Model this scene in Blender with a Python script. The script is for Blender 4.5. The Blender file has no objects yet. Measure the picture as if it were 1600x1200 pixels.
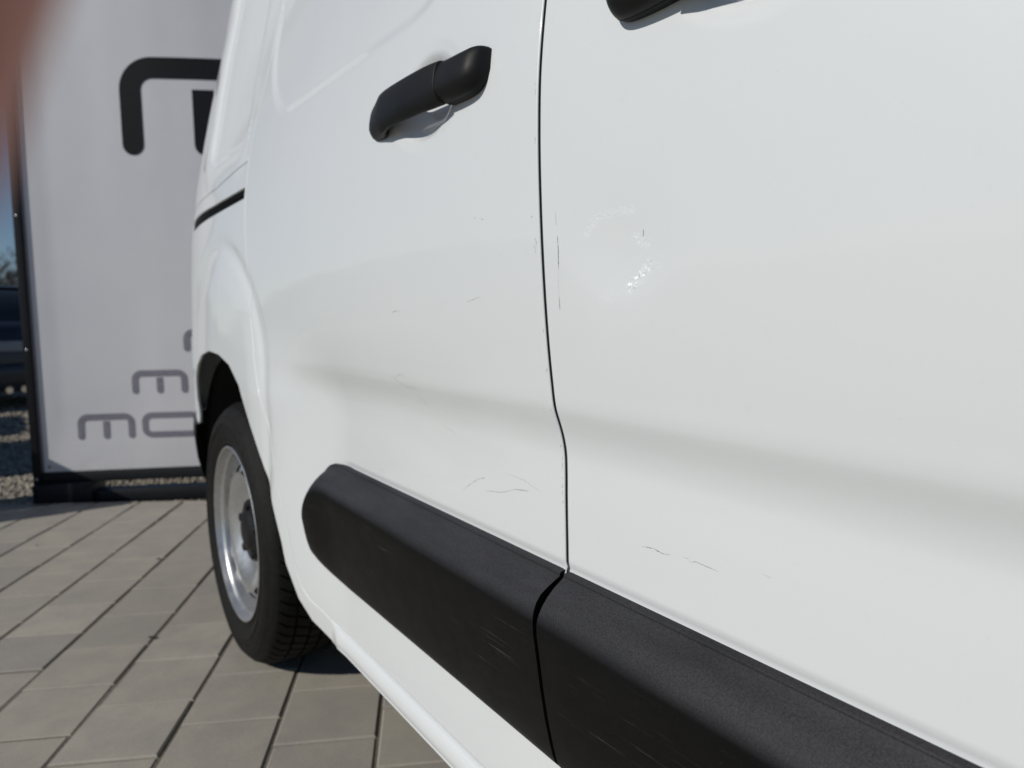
import bpy, bmesh, math, random
from mathutils import Vector, Matrix, noise
from mathutils.geometry import delaunay_2d_cdt
R = math.radians
random.seed(7)
scene = bpy.context.scene
col = scene.collection

# ------------------------------------------------------------------ camera
CAM_H = 0.8359
PITCH, ROLL = R(4.972), R(-1.0725)
F_PX = 1108.45
fwd = Vector((0, math.cos(PITCH), -math.sin(PITCH)))
r0 = Vector((1, 0, 0)); u0 = r0.cross(fwd)
rt = math.cos(ROLL)*r0 + math.sin(ROLL)*u0
up = -math.sin(ROLL)*r0 + math.cos(ROLL)*u0
cd = bpy.data.cameras.new('camera'); cam = bpy.data.objects.new('camera', cd); col.objects.link(cam)
cam.matrix_world = Matrix(((rt.x, up.x, -fwd.x, 0), (rt.y, up.y, -fwd.y, 0), (rt.z, up.z, -fwd.z, CAM_H), (0, 0, 0, 1)))
cd.sensor_width = 36; cd.lens = 36*F_PX/1600
cd.clip_start = 0.004; cd.clip_end = 900
cd.dof.use_dof = True; cd.dof.focus_distance = 0.62; cd.dof.aperture_fstop = 6.6
scene.camera = cam
scene.render.resolution_x = 1024; scene.render.resolution_y = 768

# ------------------------------------------------------------------ light
PSI = R(34.572)
U = Vector((-math.sin(PSI), math.cos(PSI), 0)); W = Vector((math.cos(PSI), math.sin(PSI), 0))
SUN_EL = R(33.5)
rh = (W + 0.0*U).normalized()                     # horizontal travel of the sunlight
tosun = (-rh*math.cos(SUN_EL) + Vector((0, 0, math.sin(SUN_EL)))).normalized()
sl = bpy.data.lights.new('sun', 'SUN'); sun = bpy.data.objects.new('sun', sl); col.objects.link(sun)
sun.rotation_euler = tosun.to_track_quat('Z', 'Y').to_euler()
sl.energy = 2.75; sl.angle = R(0.53); sl.color = (1.0, 0.955, 0.88)
world = bpy.data.worlds.new('World'); scene.world = world; world.use_nodes = True
wn = world.node_tree.nodes; wl = world.node_tree.links
bg = wn['Background']; sky = wn.new('ShaderNodeTexSky'); sky.sky_type = 'NISHITA'; sky.sun_disc = False
sky.sun_elevation = SUN_EL; sky.sun_rotation = math.atan2(tosun.x, tosun.y)
sky.air_density = 1.0; sky.dust_density = 0.0; sky.ozone_density = 3.0; sky.altitude = 1800
wl.new(sky.outputs[0], bg.inputs[0]); bg.inputs[1].default_value = 0.05
scene.view_settings.view_transform = 'Standard'; scene.view_settings.look = 'None'
scene.view_settings.exposure = 0.06; scene.view_settings.gamma = 1.0
scene.view_settings.use_curve_mapping = False
try:
    scene.cycles.max_bounces = 8
except Exception: pass

# ------------------------------------------------------------------ helpers
def tag(o, label=None, cat=None, group=None, kind=None):
    if label: o['label'] = label
    if cat: o['category'] = cat
    if group: o['group'] = group
    if kind: o['kind'] = kind
    return o
def empty(name, loc=(0, 0, 0), rz=0, parent=None):
    o = bpy.data.objects.new(name, None); col.objects.link(o); o.location = loc; o.rotation_euler = (0, 0, rz)
    o.empty_display_size = .1
    if parent: o.parent = parent
    return o
def mobj(name, verts, faces, mat, parent=None, smooth=False, normals=None, loc=None):
    me = bpy.data.meshes.new(name); me.from_pydata([tuple(v) for v in verts], [], faces)
    me.validate(verbose=False) if False else None
    if mat:
        for m in (mat if isinstance(mat, (list, tuple)) else [mat]): me.materials.append(m)
    if smooth or normals:
        me.polygons.foreach_set('use_smooth', [True]*len(me.polygons))
    me.update()
    if normals: me.normals_split_custom_set_from_vertices([tuple(n) for n in normals])
    o = bpy.data.objects.new(name, me); col.objects.link(o)
    if parent: o.parent = parent
    if loc: o.location = loc
    return o
def bmobj(name, bm, mat, parent=None, smooth=None, loc=None):
    bmesh.ops.recalc_face_normals(bm, faces=bm.faces[:])
    me = bpy.data.meshes.new(name); bm.to_mesh(me); bm.free()
    for m in (mat if isinstance(mat, (list, tuple)) else [mat]): me.materials.append(m)
    if smooth is not None:
        me.polygons.foreach_set('use_smooth', [True]*len(me.polygons))
        me.update()
        me.set_sharp_from_angle(angle=R(smooth))
    o = bpy.data.objects.new(name, me); col.objects.link(o)
    if parent: o.parent = parent
    if loc: o.location = loc
    return o
def bm_box(bm, c, s, bevel=0, rot=None):
    r = bmesh.ops.create_cube(bm, size=1); vs = r['verts']
    for v in vs: v.co = Vector((v.co.x*s[0], v.co.y*s[1], v.co.z*s[2]))
    if bevel:
        es = list({e for v in vs for e in v.link_edges})
        rr = bmesh.ops.bevel(bm, geom=es, offset=bevel, segments=2, affect='EDGES', profile=.5)
        vs = list({v for f in rr['faces'] for v in f.verts} | {v for v in vs if v.is_valid})
    for v in vs:
        if rot: v.co = rot @ v.co
        v.co += Vector(c)
    return vs
def box(name, c, s, mat, parent=None, bevel=0, rot=None):
    bm = bmesh.new(); bm_box(bm, c, s, bevel, rot); return bmobj(name, bm, mat, parent, 35 if bevel else None)
def tube(bm, pts, rad, n=6, cap=True):
    pts = [Vector(p) for p in pts]; rings = []
    if not hasattr(rad, '__len__'): rad = [rad]*len(pts)
    for i, p in enumerate(pts):
        t = (pts[min(i+1, len(pts)-1)]-pts[max(i-1, 0)])
        if t.length < 1e-9: t = Vector((0, 0, 1))
        t.normalize(); a = t.orthogonal().normalized() if i == 0 else (pa - pa.dot(t)*t).normalized()
        pa = a; b = t.cross(a)
        rings.append([bm.verts.new(p + rad[i]*(math.cos(k*2*math.pi/n)*a + math.sin(k*2*math.pi/n)*b)) for k in range(n)])
    for A, B in zip(rings, rings[1:]):
        for k in range(n): bm.faces.new((A[k], A[(k+1) % n], B[(k+1) % n], B[k]))
    if cap:
        bm.faces.new(rings[0][::-1]); bm.faces.new(rings[-1])

# ------------------------------------------------------------------ materials
class NT:
    def __init__(s, name):
        s.m = bpy.data.materials.new(name); s.m.use_nodes = True; s.t = s.m.node_tree
        s.b = s.t.nodes['Principled BSDF']; s.out = s.t.nodes['Material Output']
    def n(s, typ, **kw):
        x = s.t.nodes.new('ShaderNode'+typ)
        for k, v in kw.items():
            if k.startswith('i_'): x.inputs[k[2:].replace('_', ' ')].default_value = v
            else: setattr(x, k, v)
        return x
    def l(s, a, b): s.t.links.new(a, b)
    def coord(s, which='Object', scale=(1, 1, 1)):
        tc = s.n('TexCoord') if which != 'World' else s.n('NewGeometry')
        mp = s.n('Mapping'); mp.inputs['Scale'].default_value = scale
        s.l(tc.outputs[which] if which != 'World' else tc.outputs['Position'], mp.inputs['Vector']); return mp.outputs[0]
    def noise(s, vec, scale, detail=3, rough=.55, dist=0):
        x = s.n('TexNoise'); x.inputs['Scale'].default_value = scale; x.inputs['Detail'].default_value = detail
        x.inputs['Roughness'].default_value = rough; x.inputs['Distortion'].default_value = dist
        if vec is not None: s.l(vec, x.inputs['Vector'])
        return x.outputs[0]
    def ramp(s, f, stops):
        x = s.n('ValToRGB'); el = x.color_ramp.elements
        while len(el) < len(stops): el.new(.5)
        for e, (p, c) in zip(el, stops):
            e.position = p; e.color = (*c, 1) if hasattr(c, '__len__') else (c, c, c, 1)
        s.l(f, x.inputs[0]); return x.outputs[0]
    def mix(s, f, a, b, mode='MIX'):
        x = s.n('Mix', data_type='RGBA', blend_type=mode)
        for val, sock in ((f, x.inputs[0]), (a, x.inputs[6]), (b, x.inputs[7])):
            if isinstance(val, (int, float)): sock.default_value = val if sock == x.inputs[0] else (val, val, val, 1)
            elif isinstance(val, tuple): sock.default_value = (*val, 1)
            else: s.l(val, sock)
        return x.outputs[2]
    def math(s, op, a, b=None, clamp=False):
        x = s.n('Math', operation=op); x.use_clamp = clamp
        for i, v in enumerate((a, b)):
            if v is None: continue
            if isinstance(v, (int, float)): x.inputs[i].default_value = v
            else: s.l(v, x.inputs[i])
        return x.outputs[0]
    def bump(s, h, strength=.5, dist=.001, prev=None):
        x = s.n('Bump'); x.inputs['Distance'].default_value = dist
        if isinstance(strength, (int, float)): x.inputs['Strength'].default_value = strength
        else: s.l(strength, x.inputs['Strength'])
        s.l(h, x.inputs['Height'])
        if prev is not None: s.l(prev, x.inputs['Normal'])
        return x.outputs[0]
    def set(s, **kw):
        for k, v in kw.items():
            k = k.replace('_', ' ')
            sock = s.b.inputs[k]
            if isinstance(v, (int, float)): sock.default_value = v
            elif isinstance(v, tuple): sock.default_value = (*v, 1) if len(v) == 3 and sock.type == 'RGBA' else v
            else: s.l(v, sock)
        return s.m

def simple(name, c, rough=.5, metal=0, var=.12, scale=40, bump=0, coat=0, spec=.5):
    m = NT(name); v = m.coord('World'); n = m.noise(v, scale, 4)
    lo = tuple(x*(1-var) for x in c); hi = tuple(min(x*(1+var), 1) for x in c)
    m.set(Base_Color=m.ramp(n, [(.3, lo), (.7, hi)]), Roughness=rough, Metallic=metal, Specular_IOR_Level=spec)
    if coat: m.set(Coat_Weight=coat, Coat_Roughness=.04)
    if bump: m.set(Normal=m.bump(m.noise(v, scale*6, 3), .6, bump))
    return m.m

def paint_white():
    m = NT('white_paint'); v = m.coord('World')
    n = m.noise(v, 2.2, 3); dust = m.noise(v, 60, 5, .65)
    c = m.ramp(n, [(.3, (.745, .775, .785)), (.7, (.765, .787, .792))])
    c = m.mix(m.ramp(dust, [(.60, 0.0), (.80, .10)]), c, (.55, .54, .50))
    speck = m.noise(v, 420, 2, .5)
    c = m.mix(m.ramp(speck, [(.775, 0.0), (.80, .35)]), c, (.34, .32, .29))
    at = m.n('Attribute'); at.attribute_name = 'dent'
    crin = m.noise(v, 190, 1, .5, .6)
    orange = m.noise(v, 260, 2)
    wav = m.noise(v, 5.0, 2)
    b1 = m.bump(wav, .25, .004)
    b2 = m.bump(orange, .10, .00012, b1)
    # crumpled paint in the dents: little facets that tip forward and up and so catch the sun
    ob = m.n('TexCoord'); dp = m.n('VectorMath', operation='DOT_PRODUCT'); dp.inputs[1].default_value = (0, .835/.0042, -.55/.0042)
    m.l(ob.outputs['Object'], dp.inputs[0])
    ph = m.math('FRACT', m.math('ADD', dp.outputs['Value'], m.math('MULTIPLY', crin, 1.6)))
    spots = m.ramp(m.noise(v, 520, 3, .7), [(.41, .14), (.58, 1.0)])
    msk = m.math('MULTIPLY', m.math('POWER', at.outputs['Fac'], .45, True), spots, True)
    b3 = m.bump(ph, msk, .0042*.62, b2)
    crr = m.math('ADD', m.math('MULTIPLY', msk, .22, True), .045)
    return m.set(Base_Color=c, Roughness=.42, Coat_Weight=.8, Coat_Roughness=crr, Coat_IOR=1.42, Normal=b3, Coat_Normal=b3)

def plastic_black(name='textured_black_plastic', scuff=True, base=.020, handle=False):
    m = NT(name); v = m.coord('World'); o = m.coord('Object')
    g = m.noise(v, 1700, 2, .6)
    big = m.noise(v, 9, 4); base_ = base
    c = m.ramp(big, [(.3, (base*.85, base*.85, base*.88)), (.7, (base*1.25, base*1.25, base*1.3))])
    if scuff:
        # scuffs run along the strip: long in Y (rearward), short in Z
        sc = m.coord('Object', (60, 9, 330)); s1 = m.noise(sc, 1.0, 5, .7)
        patch = m.noise(m.coord('Object', (1, 2.6, 7)), 1.9, 3, .6)
        k = m.math('MULTIPLY', m.ramp(s1, [(.60, 0.0), (.72, 1.0)]), m.ramp(patch, [(.47, 0.0), (.66, .60)]))
        zc_ = m.n('SeparateXYZ'); m.l(o, zc_.inputs[0])
        k = m.math('MULTIPLY', k, m.ramp(zc_.outputs[2], [(.52, 1.0), (.56, .12)]))
        c = m.mix(k, c, (.16, .155, .145))
        dst = m.noise(v, 230, 3, .7)
        c = m.mix(m.ramp(dst, [(.70, 0.0), (.78, .28)]), c, (.20, .19, .17))
    else:
        dst = m.noise(v, 300, 3, .7)
        c = m.mix(m.ramp(dst, [(.70, 0.0), (.80, .22)]), c, (.22, .21, .20))
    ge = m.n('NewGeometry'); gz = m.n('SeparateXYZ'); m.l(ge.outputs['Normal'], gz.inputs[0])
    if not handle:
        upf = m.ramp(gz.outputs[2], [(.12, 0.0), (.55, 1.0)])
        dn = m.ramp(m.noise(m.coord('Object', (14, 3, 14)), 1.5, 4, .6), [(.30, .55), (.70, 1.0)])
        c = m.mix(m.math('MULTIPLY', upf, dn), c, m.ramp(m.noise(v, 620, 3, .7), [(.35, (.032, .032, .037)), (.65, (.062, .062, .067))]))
    r = m.ramp(m.noise(v, 30, 4), [(.3, .46), (.7, .52)])
    return m.set(Base_Color=c, Roughness=r, Normal=m.bump(g, .7, .00017 if not handle else .00009), Specular_IOR_Level=.15 if not handle else .22)

M_WHITE = paint_white()
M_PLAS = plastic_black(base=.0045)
M_HAND = plastic_black('handle_plastic', False, .012, True)
M_SEAL_SHADE = simple('seal_gap_shade', (.05, .053, .06), .7)  # seal rubber; also paints the shade inside the door gaps
M_DARK = simple('dark_underbody', (.012, .012, .012), .85)
M_LINER = simple('wheel_liner', (.012, .012, .013), .8, bump=.001, scale=30)
M_SCR = simple('scratch_primer', (.19, .19, .195), .7, var=.5, scale=300)
M_SCRW = simple('scratch_scuff_light', (.50, .50, .49), .6)
M_GLASS = NT('dark_glass').set(Base_Color=(.02, .025, .03), Roughness=.03, Specular_IOR_Level=.8)
M_LAMP = simple('lamp_red', (.35, .01, .01), .15)
M_HEADL = simple('lamp_clear', (.6, .62, .65), .1, metal=.4)
M_CHROME = simple('chrome', (.8, .8, .8), .12, metal=1)

# ------------------------------------------------------------------ van skin function
def smooth_tab(t, x):
    n = len(t)
    if x <= t[0][0]: return t[0][1]
    if x >= t[-1][0]: return t[-1][1]
    i = 0
    while x > t[i+1][0]: i += 1
    x0, y0 = t[i]; x1, y1 = t[i+1]; h = x1-x0
    def sl(k):
        if k <= 0: return (t[1][1]-t[0][1])/(t[1][0]-t[0][0])
        if k >= n-1: return (t[-1][1]-t[-2][1])/(t[-1][0]-t[-2][0])
        ha = t[k][0]-t[k-1][0]; hb = t[k+1][0]-t[k][0]
        a = (t[k][1]-t[k-1][1])/ha; b = (t[k+1][1]-t[k][1])/hb
        return (a*hb+b*ha)/(ha+hb)
    m0, m1 = sl(i), sl(i+1); q = (x-x0)/h
    return (2*q**3-3*q*q+1)*y0+(q**3-2*q*q+q)*h*m0+(-2*q**3+3*q*q)*y1+(q**3-q*q)*h*m1
def lerp_tab(t, x):
    if x <= t[0][0]: return t[0][1]
    for (a, va), (b, vb) in zip(t, t[1:]):
        if x <= b: return va+(vb-va)*(x-a)/(b-a)
    return t[-1][1]
def sst(a, b, x):
    q = min(max((x-a)/(b-a), 0), 1); return q*q*(3-2*q)
PF = [(.20, .452), (.24, .436), (.28, .432), (.38, .434), (.50, .440), (.60, .4415), (.66, .4413), (.69, .4415), (.703, .4412), (.722, .4378), (.738, .4326), (.7455, .4299), (.7490, .4288), (.7520, .4281), (.775, .4250), (.81, .4213), (.85, .4182), (.90, .4155), (.95, .4140), (1.01, .4137), (1.07, .4160), (1.13, .4228), (1.22, .438), (1.35, .466), (1.5, .500), (1.65, .537), (1.80, .580), (1.86, .615), (1.90, .68)]
PR = [(.20, .420), (.30, .400), (.45, .391), (.60, .390), (.70, .390), (.81, .395), (.97, .402), (1.06, .408), (1.12, .416), (1.22, .430), (1.32, .450), (1.45, .476), (1.60, .511), (1.80, .560), (1.86, .595), (1.90, .66)]
def rr(s, z, cs, cz, hs, hz, rad):          # signed distance to a rounded rectangle
    a = abs(s-cs)-hs+rad; b = abs(z-cz)-hz+rad
    return math.hypot(max(a, 0), max(b, 0)) + min(max(a, b), 0) - rad
CUPS = [(.78, 1.098), (.302, 1.098)]
WS, WZ, WR = 1.819, .326, .326
def D0(s, z):
    a = smooth_tab(PF, z); b = smooth_tab(PR, z)
    w = min(max((s-.55)/1.25, 0), 1)
    w = w*w*(.35) + w*.65 if w < 1 else 1
    wl_ = sst(1.12, 1.45, s); m = sst(.66, .84, z)
    w = w*m + wl_*(1-m)
    d = a+(b-a)*w
    if s > 1.85: d += lerp_tab([(.9, .161), (1.35, .17), (1.6, .2), (1.8, .25)], z)*(s-1.85)**2
    if s > 2.45: d += 2.2*(s-2.45)**2
    if s < -.2: d += .04*(s+.2)**2
    if s < -1.2: d += .55*(s+1.2)**2
    return d
DENTS = [([(.4836, .9141), (.4703, .9266), (.4539, .9291), (.4271, .9282)], .0038, .30), ([(.4243, .9064), (.4160, .9020), (.4116, .9003)], .0038, .6),
         ([(.4330, .8660), (.4302, .8679), (.4187, .8753), (.4095, .8835)], .0054, 1.0), ([(.4090, .8830), (.3960, .8825)], .0028, .12),
         ([(.470, .8560), (.4330, .8660)], .003, .03)]
def seg_d(px, py, pts):
    best = 9
    for (ax, ay), (bx, by) in zip(pts, pts[1:]):
        dx, dy = bx-ax, by-ay; q = max(0, min(1, ((px-ax)*dx+(py-ay)*dy)/(dx*dx+dy*dy)))
        best = min(best, math.hypot(px-ax-q*dx, py-ay-q*dy))
    return best
def dent_mask(s, z):
    if not (.37 < s < .52 and .83 < z < .95): return 0.0
    return max(a*max(0, 1-seg_d(s, z, p)/w)**1.3 for p, w, a in DENTS)
def D(s, z):
    d = D0(s, z)
    # hand cups behind the door handles
    for cs, cz in CUPS:
        e = math.hypot((s-cs)/.074, (z-cz)/(.058 if z > cz else .051))
        if e < 1.25:
            d += .024*(1-sst(.35, 1.02, e)) + .0012*(1-sst(1.0, 1.22, e))
    # stamped blank panel of the sliding door
    if z > 1.0 and .2 < s < 1.6:
        e = rr(s, z, 1.085, 1.50, .42, .292, .19); d += .0042*(1-sst(-.020, .006, e))
    # stamped blank panel of the rear quarter
    if z > 1.0 and s > 1.6:
        e = rr(s, z, 1.815, 1.47, .195, .27, .09); d += .010*(1-sst(-.022, .006, e)) - .003*(1-sst(.0, .045, abs(e-.035)))
    # round the rear arch: soft channel, then the flare
    r = math.hypot(s-1.83, z-.60)
    if z > .2 and r < .6:
        k = sst(.36, .50, z)
        d += k*(.0045*math.exp(-((r-.400)/.020)**2) - .0065*(1-sst(.30, .40, r)))
    # the skin turns in a little just above the mouldings
    if .58 < z < .60: d += .0020*(1-sst(.585, .5935, z))*(1-sst(1.12, 1.17, s))*sst(.5, .53, z)
    # old knocks in the doors
    for cs, cz, rs, rz, h in ((.44, .895, .055, .045, .0028), (.80, .66, .10, .035, .0022), (.68, .70, .05, .03, -.0010)):
        q = ((s-cs)/rs)**2+((z-cz)/rz)**2
        if q < 6: d += h*math.exp(-q)
    return d
RAKE = .025
CENTRE_D, CENTRE_S = 1.335, .43
van = empty('van', (W*CENTRE_D + U*CENTRE_S)[:], PSI)
tag(van, 'white panel van with black side mouldings and steel wheel standing on the grey pavers', 'van')
def L(s, d, z, world=False):
    """van-local point: x inward, y rearward; body heights follow the slight rake"""
    return Vector((d-CENTRE_D, s-CENTRE_S, z if world else z + RAKE*(s-.55)))
def skin_normal(s, z, f=D, h=.0012):
    ds = (f(s+h, z)-f(s-h, z))/(2*h); dz = (f(s, z+h)-f(s, z-h))/(2*h)
    return Vector((-1, ds, dz)).normalized()

def inpoly(x, y, poly):
    c = False; j = len(poly)-1
    for i in range(len(poly)):
        xi, yi = poly[i]; xj, yj = poly[j]
        if (yi > y) != (yj > y) and x < (xj-xi)*(y-yi)/(yj-yi)+xi: c = not c
        j = i
    return c
def resample(poly, step):
    out = []
    n = len(poly)
    for i in range(n):
        a, b = poly[i], poly[(i+1) % n]; ln = math.hypot(b[0]-a[0], b[1]-a[1]); k = max(1, round(ln/step))
        for q in range(k): out.append((a[0]+(b[0]-a[0])*q/k, a[1]+(b[1]-a[1])*q/k))
    return out
def fillet(poly, rads):
    out = []; n = len(poly)
    for i, p in enumerate(poly):
        rad = rads.get(i, 0)
        if not rad: out.append(p); continue
        a, b = Vector(poly[i-1]), Vector(poly[(i+1) % n]); c = Vector(p)
        da, db = (a-c), (b-c); q = min(rad, da.length*.49, db.length*.49)
        p0, p2 = c+da.normalized()*q, c+db.normalized()*q
        for k in range(7):
            t = k/6; v = (1-t)**2*p0+2*t*(1-t)*c+t*t*p2; out.append((v.x, v.y))
    return out
def outward(poly):
    n = len(poly); area = sum(poly[i][0]*poly[(i+1) % n][1]-poly[(i+1) % n][0]*poly[i][1] for i in range(n))
    sg = 1 if area > 0 else -1; res = []
    for i in range(n):
        a, b = poly[i-1], poly[(i+1) % n]; tx, ty = b[0]-a[0], b[1]-a[1]; ln = math.hypot(tx, ty) or 1
        res.append((sg*ty/ln, -sg*tx/ln))
    return res
def panel(name, outline, mat, parent, holes=(), step=.012, fine=(), edge=.0017, depth=.018, f=D, label=None, bstep=.006, attr=None, dark_hem=False):
    loops = [resample(outline, bstep)] + [resample(h, bstep) for h in holes]
    pts = []; edges = []; kinds = []
    inner = []; outn = []
    for li, lp in enumerate(loops):
        on_ = outward(lp)
        if li: on_ = [(-a, -b) for a, b in on_]
        ins = [(p[0]-o[0]*edge, p[1]-o[1]*edge) for p, o in zip(lp, on_)]
        base = len(pts); pts += ins; n = len(ins)
        edges += [(base+i, base+(i+1) % n) for i in range(n)]
        inner.append((base, n)); outn.append((lp, on_, ins))
    xs = [p[0] for p in loops[0]]; zs = [p[1] for p in loops[0]]
    grid = []
    allb = [o[2] for o in outn]
    def near(x, y, tol, cache={}):
        return False
    # coarse cell hash of boundary points
    cell = .02; hsh = {}
    for b in allb:
        for p in b: hsh.setdefault((int(p[0]/cell+1000), int(p[1]/cell+1000)), []).append(p)
    def nearb(x, y, tol):
        cx, cy = int(x/cell+1000), int(y/cell+1000)
        for i in (-1, 0, 1):
            for j in (-1, 0, 1):
                for p in hsh.get((cx+i, cy+j), ()):
                    if (p[0]-x)**2+(p[1]-y)**2 < tol*tol: return True
        return False
    def add(x0, x1, z0, z1, st, skip=()):
        nz = int((z1-z0)/st)
        nx = int((x1-x0)/st)
        for j in range(nz+1):
            z = z0+j*st
            for i in range(nx+1):
                x = x0+i*st+(st/2 if j & 1 else 0)
                if any(a < x < b and c < z < e for a, b, c, e in skip): continue
                if nearb(x, z, st*.55): continue
                if inpoly(x, z, allb[0]) and not any(inpoly(x, z, h) for h in allb[1:]): grid.append((x, z))
    add(min(xs), max(xs), min(zs), max(zs), step, [b[:4] for b in fine])
    for b in fine: add(*b)
    pts += grid
    res = delaunay_2d_cdt([Vector(p) for p in pts], edges, [], 0, 1e-6)
    vo, fo = res[0], res[2]
    faces = []
    for fc in fo:
        cx = sum(vo[i].x for i in fc)/len(fc); cz = sum(vo[i].y for i in fc)/len(fc)
        if inpoly(cx, cz, allb[0]) and not any(inpoly(cx, cz, h) for h in allb[1:]):
            a, b, c = (vo[i] for i in fc[:3])
            faces.append(tuple(fc) if (b-a).cross(c-a) < 0 else tuple(fc)[::-1])
    verts = [L(p.x, f(p.x, p.y), p.y) for p in vo]
    norms = [skin_normal(p.x, p.y, f) for p in vo]
    # hem: rolled edge and a return flange
    hem = []
    orig = res[3]; idx = {}
    for k, lst in enumerate(orig):
        for q in lst: idx[q] = k
    for (base, n), (lp, on_, ins) in zip(inner, outn):
        rings = [[idx[base+i] for i in range(n)]]
        for dd, t in ((.0011, .6), (.0019 if dark_hem else .0040, 1.0), (depth, 1.0)):
            st = len(verts)
            for (x, z), (ox, oz) in zip(lp, on_):
                verts.append(L(x, f(x, z)+dd, z)); nn = skin_normal(x, z, f)
                o = Vector((0, ox, oz)); norms.append((nn*(1-t)+o*t).normalized())
            rings.append(list(range(st, st+n)))
        for ri_, (A, B) in enumerate(zip(rings, rings[1:])):
            for i in range(n):
                j = (i+1) % n; q = (A[i], A[j], B[j], B[i])
                if ri_ == 2: hem.append(len(faces))
                faces.append(q)
    fixed = []
    for fc in faces:
        a, b, c = verts[fc[0]], verts[fc[1]], verts[fc[2]]
        g = (b-a).cross(c-a); m_ = norms[fc[0]]+norms[fc[1]]+norms[fc[2]]
        fixed.append(fc if g.dot(m_) >= 0 else fc[::-1])
    faces = fixed
    o = mobj(name, verts, faces, mat, parent, normals=norms)
    if dark_hem:
        o.data.materials.append(M_SEAL_SHADE)  # white flange coloured dark: shade of the gap painted in
        for q in hem: o.data.polygons[q].material_index = 1
    if attr:
        at = o.data.attributes.new('dent', 'FLOAT', 'POINT')
        vals = [0.0]*len(verts)
        for i, p in enumerate(vo): vals[i] = attr(p.x, p.y)
        at.data.foreach_set('value', vals)
    if label: o['label'] = label
    return o

# ------------------------------------------------------------------ van panels
G = .0023
SF = .549                                    # the gap between the front and the sliding door
DOOR_REAR = [(1.49, 1.84), (1.492, 1.60), (1.502, 1.46), (1.52, 1.36), (1.555, 1.26), (1.583, 1.17), (1.588, 1.09), (1.570, .96), (1.545, .826), (1.507, .740), (1.462, .67), (1.418, .600), (1.384, .50), (1.355, .43), (1.344, .382), (1.333, .350), (1.309, .318), (1.284, .3045), (1.238, .2985), (1.195, .2905)]
TOPZ = 1.845
slide = [(SF+G, .292)] + [(SF+G, TOPZ-.0)] + [(s-.0012, z) for s, z in DOOR_REAR]
sliding = panel('sliding_door', slide, M_WHITE, van, dark_hem=True, fine=[(SF, 1.16, .584, .597, .004), (.66, .90, 1.02, 1.18, .0035), (.60, 1.3, .605, .79, .006), (SF, 1.6, 1.18, 1.25, .006), (1.45, 1.60, 1.2, 1.8, .007)])
front = [(SF-G, TOPZ), (SF-G, .292), (-.50, .292), (-.60, .40), (-.62, 1.12), (-.60, 1.24), (-.05, TOPZ)]
fwin = fillet([(.46, 1.30), (.46, 1.75), (0.05, 1.75), (-.38, 1.30)], {0: .05, 1: .06, 2: .05, 3: .04})
frontd = panel('front_door', front, M_WHITE, van, dark_hem=True, holes=[fwin], fine=[(-.2, SF, .584, .597, .004), (.375, .515, .835, .945, .0028), (.20, .42, 1.02, 1.18, .0035), (.10, SF, .68, .79, .006)], attr=dent_mask)
arch_pts = []
# rear wheel-arch opening, traced round the wheel
ARCH = [(1.150, .2460), (1.2115, .2485), (1.2894, .2610), (1.335, .290), (1.357, .3244), (1.3765, .3516), (1.388, .392), (1.435, .4878), (1.4697, .5405), (1.5092, .5875), (1.5595, .635), (1.607, .682), (1.695, .7215), (1.795, .741), (1.9, .7445), (2.005, .728), (2.095, .693), (2.165, .640), (2.21, .575), (2.235, .515)]
quarter = [(s+.0012, z) for s, z in DOOR_REAR[:-1]] + [(1.195, .2875), (1.155, .2850)] + ARCH + [(2.62, .515), (2.62, 1.80), (2.52, TOPZ)]
rail_hole = [(1.596, 1.0850), (1.9, 1.078), (2.40, 1.0735), (2.40, 1.1115), (1.9, 1.1035), (1.596, 1.1085)]
qp = panel('quarter_panel', quarter, M_WHITE, van, holes=[rail_hole], fine=[(1.55, 2.3, .83, 1.05, .008), (1.55, 2.1, 1.18, 1.76, .008)], depth=.007)
# black guide rail in the slot
def ribbon_loft(name, sections, mat, parent, smooth=30, close_ends=True):
    bm = bmesh.new(); rings = [[bm.verts.new(p) for p in sec] for sec in sections]
    n = len(rings[0])
    for A, B in zip(rings, rings[1:]):
        for k in range(n-1): bm.faces.new((A[k], A[k+1], B[k+1], B[k]))
    if close_ends:
        for A in (rings[0], rings[-1]):
            try: bm.faces.new(A)
            except Exception: pass
    return bmobj(name, bm, mat, parent, smooth)
secs = []
for i in range(42):
    s = 1.592+i*.82/41; d = D(s, 1.09); secs.append([L(s, d+.012, 1.118), L(s, d+.012, 1.102), L(s, d+.020, 1.098), L(s, d+.020, 1.088), L(s, d+.010, 1.084), L(s, d+.010, 1.066)])
ribbon_loft('guide_rail', secs, simple('rail_black', (.01, .01, .011), .6), qp)
# thin shut line above the rail (cover strip)
secs = []
for i in range(60):
    s = 1.592+i*.86/59; z = 1.163-.021*min(1, (s-1.59)/.28) if s < 1.87 else 1.142; d = D(s, z)
    secs.append([L(s, d+.0006, z+.0016), L(s, d-.0003, z+.0009), L(s, d-.0003, z-.0009), L(s, d+.0006, z-.0016)])
ribbon_loft('rail_cover_seam', secs, simple('seam_grey', (.20, .20, .21), .6), qp, close_ends=False)

# sill below the doors
secs = []
n = 150
for i in range(n+1):
    s = -.56+i*(1.205+.56)/n
    k = 1-sst(1.165, 1.205, s)
    base = D(s, .30)
    prof = [(.290, base+.016), (.2895, base+.003), (.288, base-.002*k), (.284, base-.0055*k), (.277, base-.0080*k), (.268, base-.0088*k), (.260, base-.0080*k), (.2575, base-.0065*k), (.2555, base-.0075*k), (.249, base-.003*k), (.244, base+.006), (.241, base+.018), (.240, base+.045)]
    secs.append([L(s, d, z+.004*(1-k)) for z, d in prof])
ribbon_loft('sill', secs, M_WHITE, van, 60)

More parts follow.
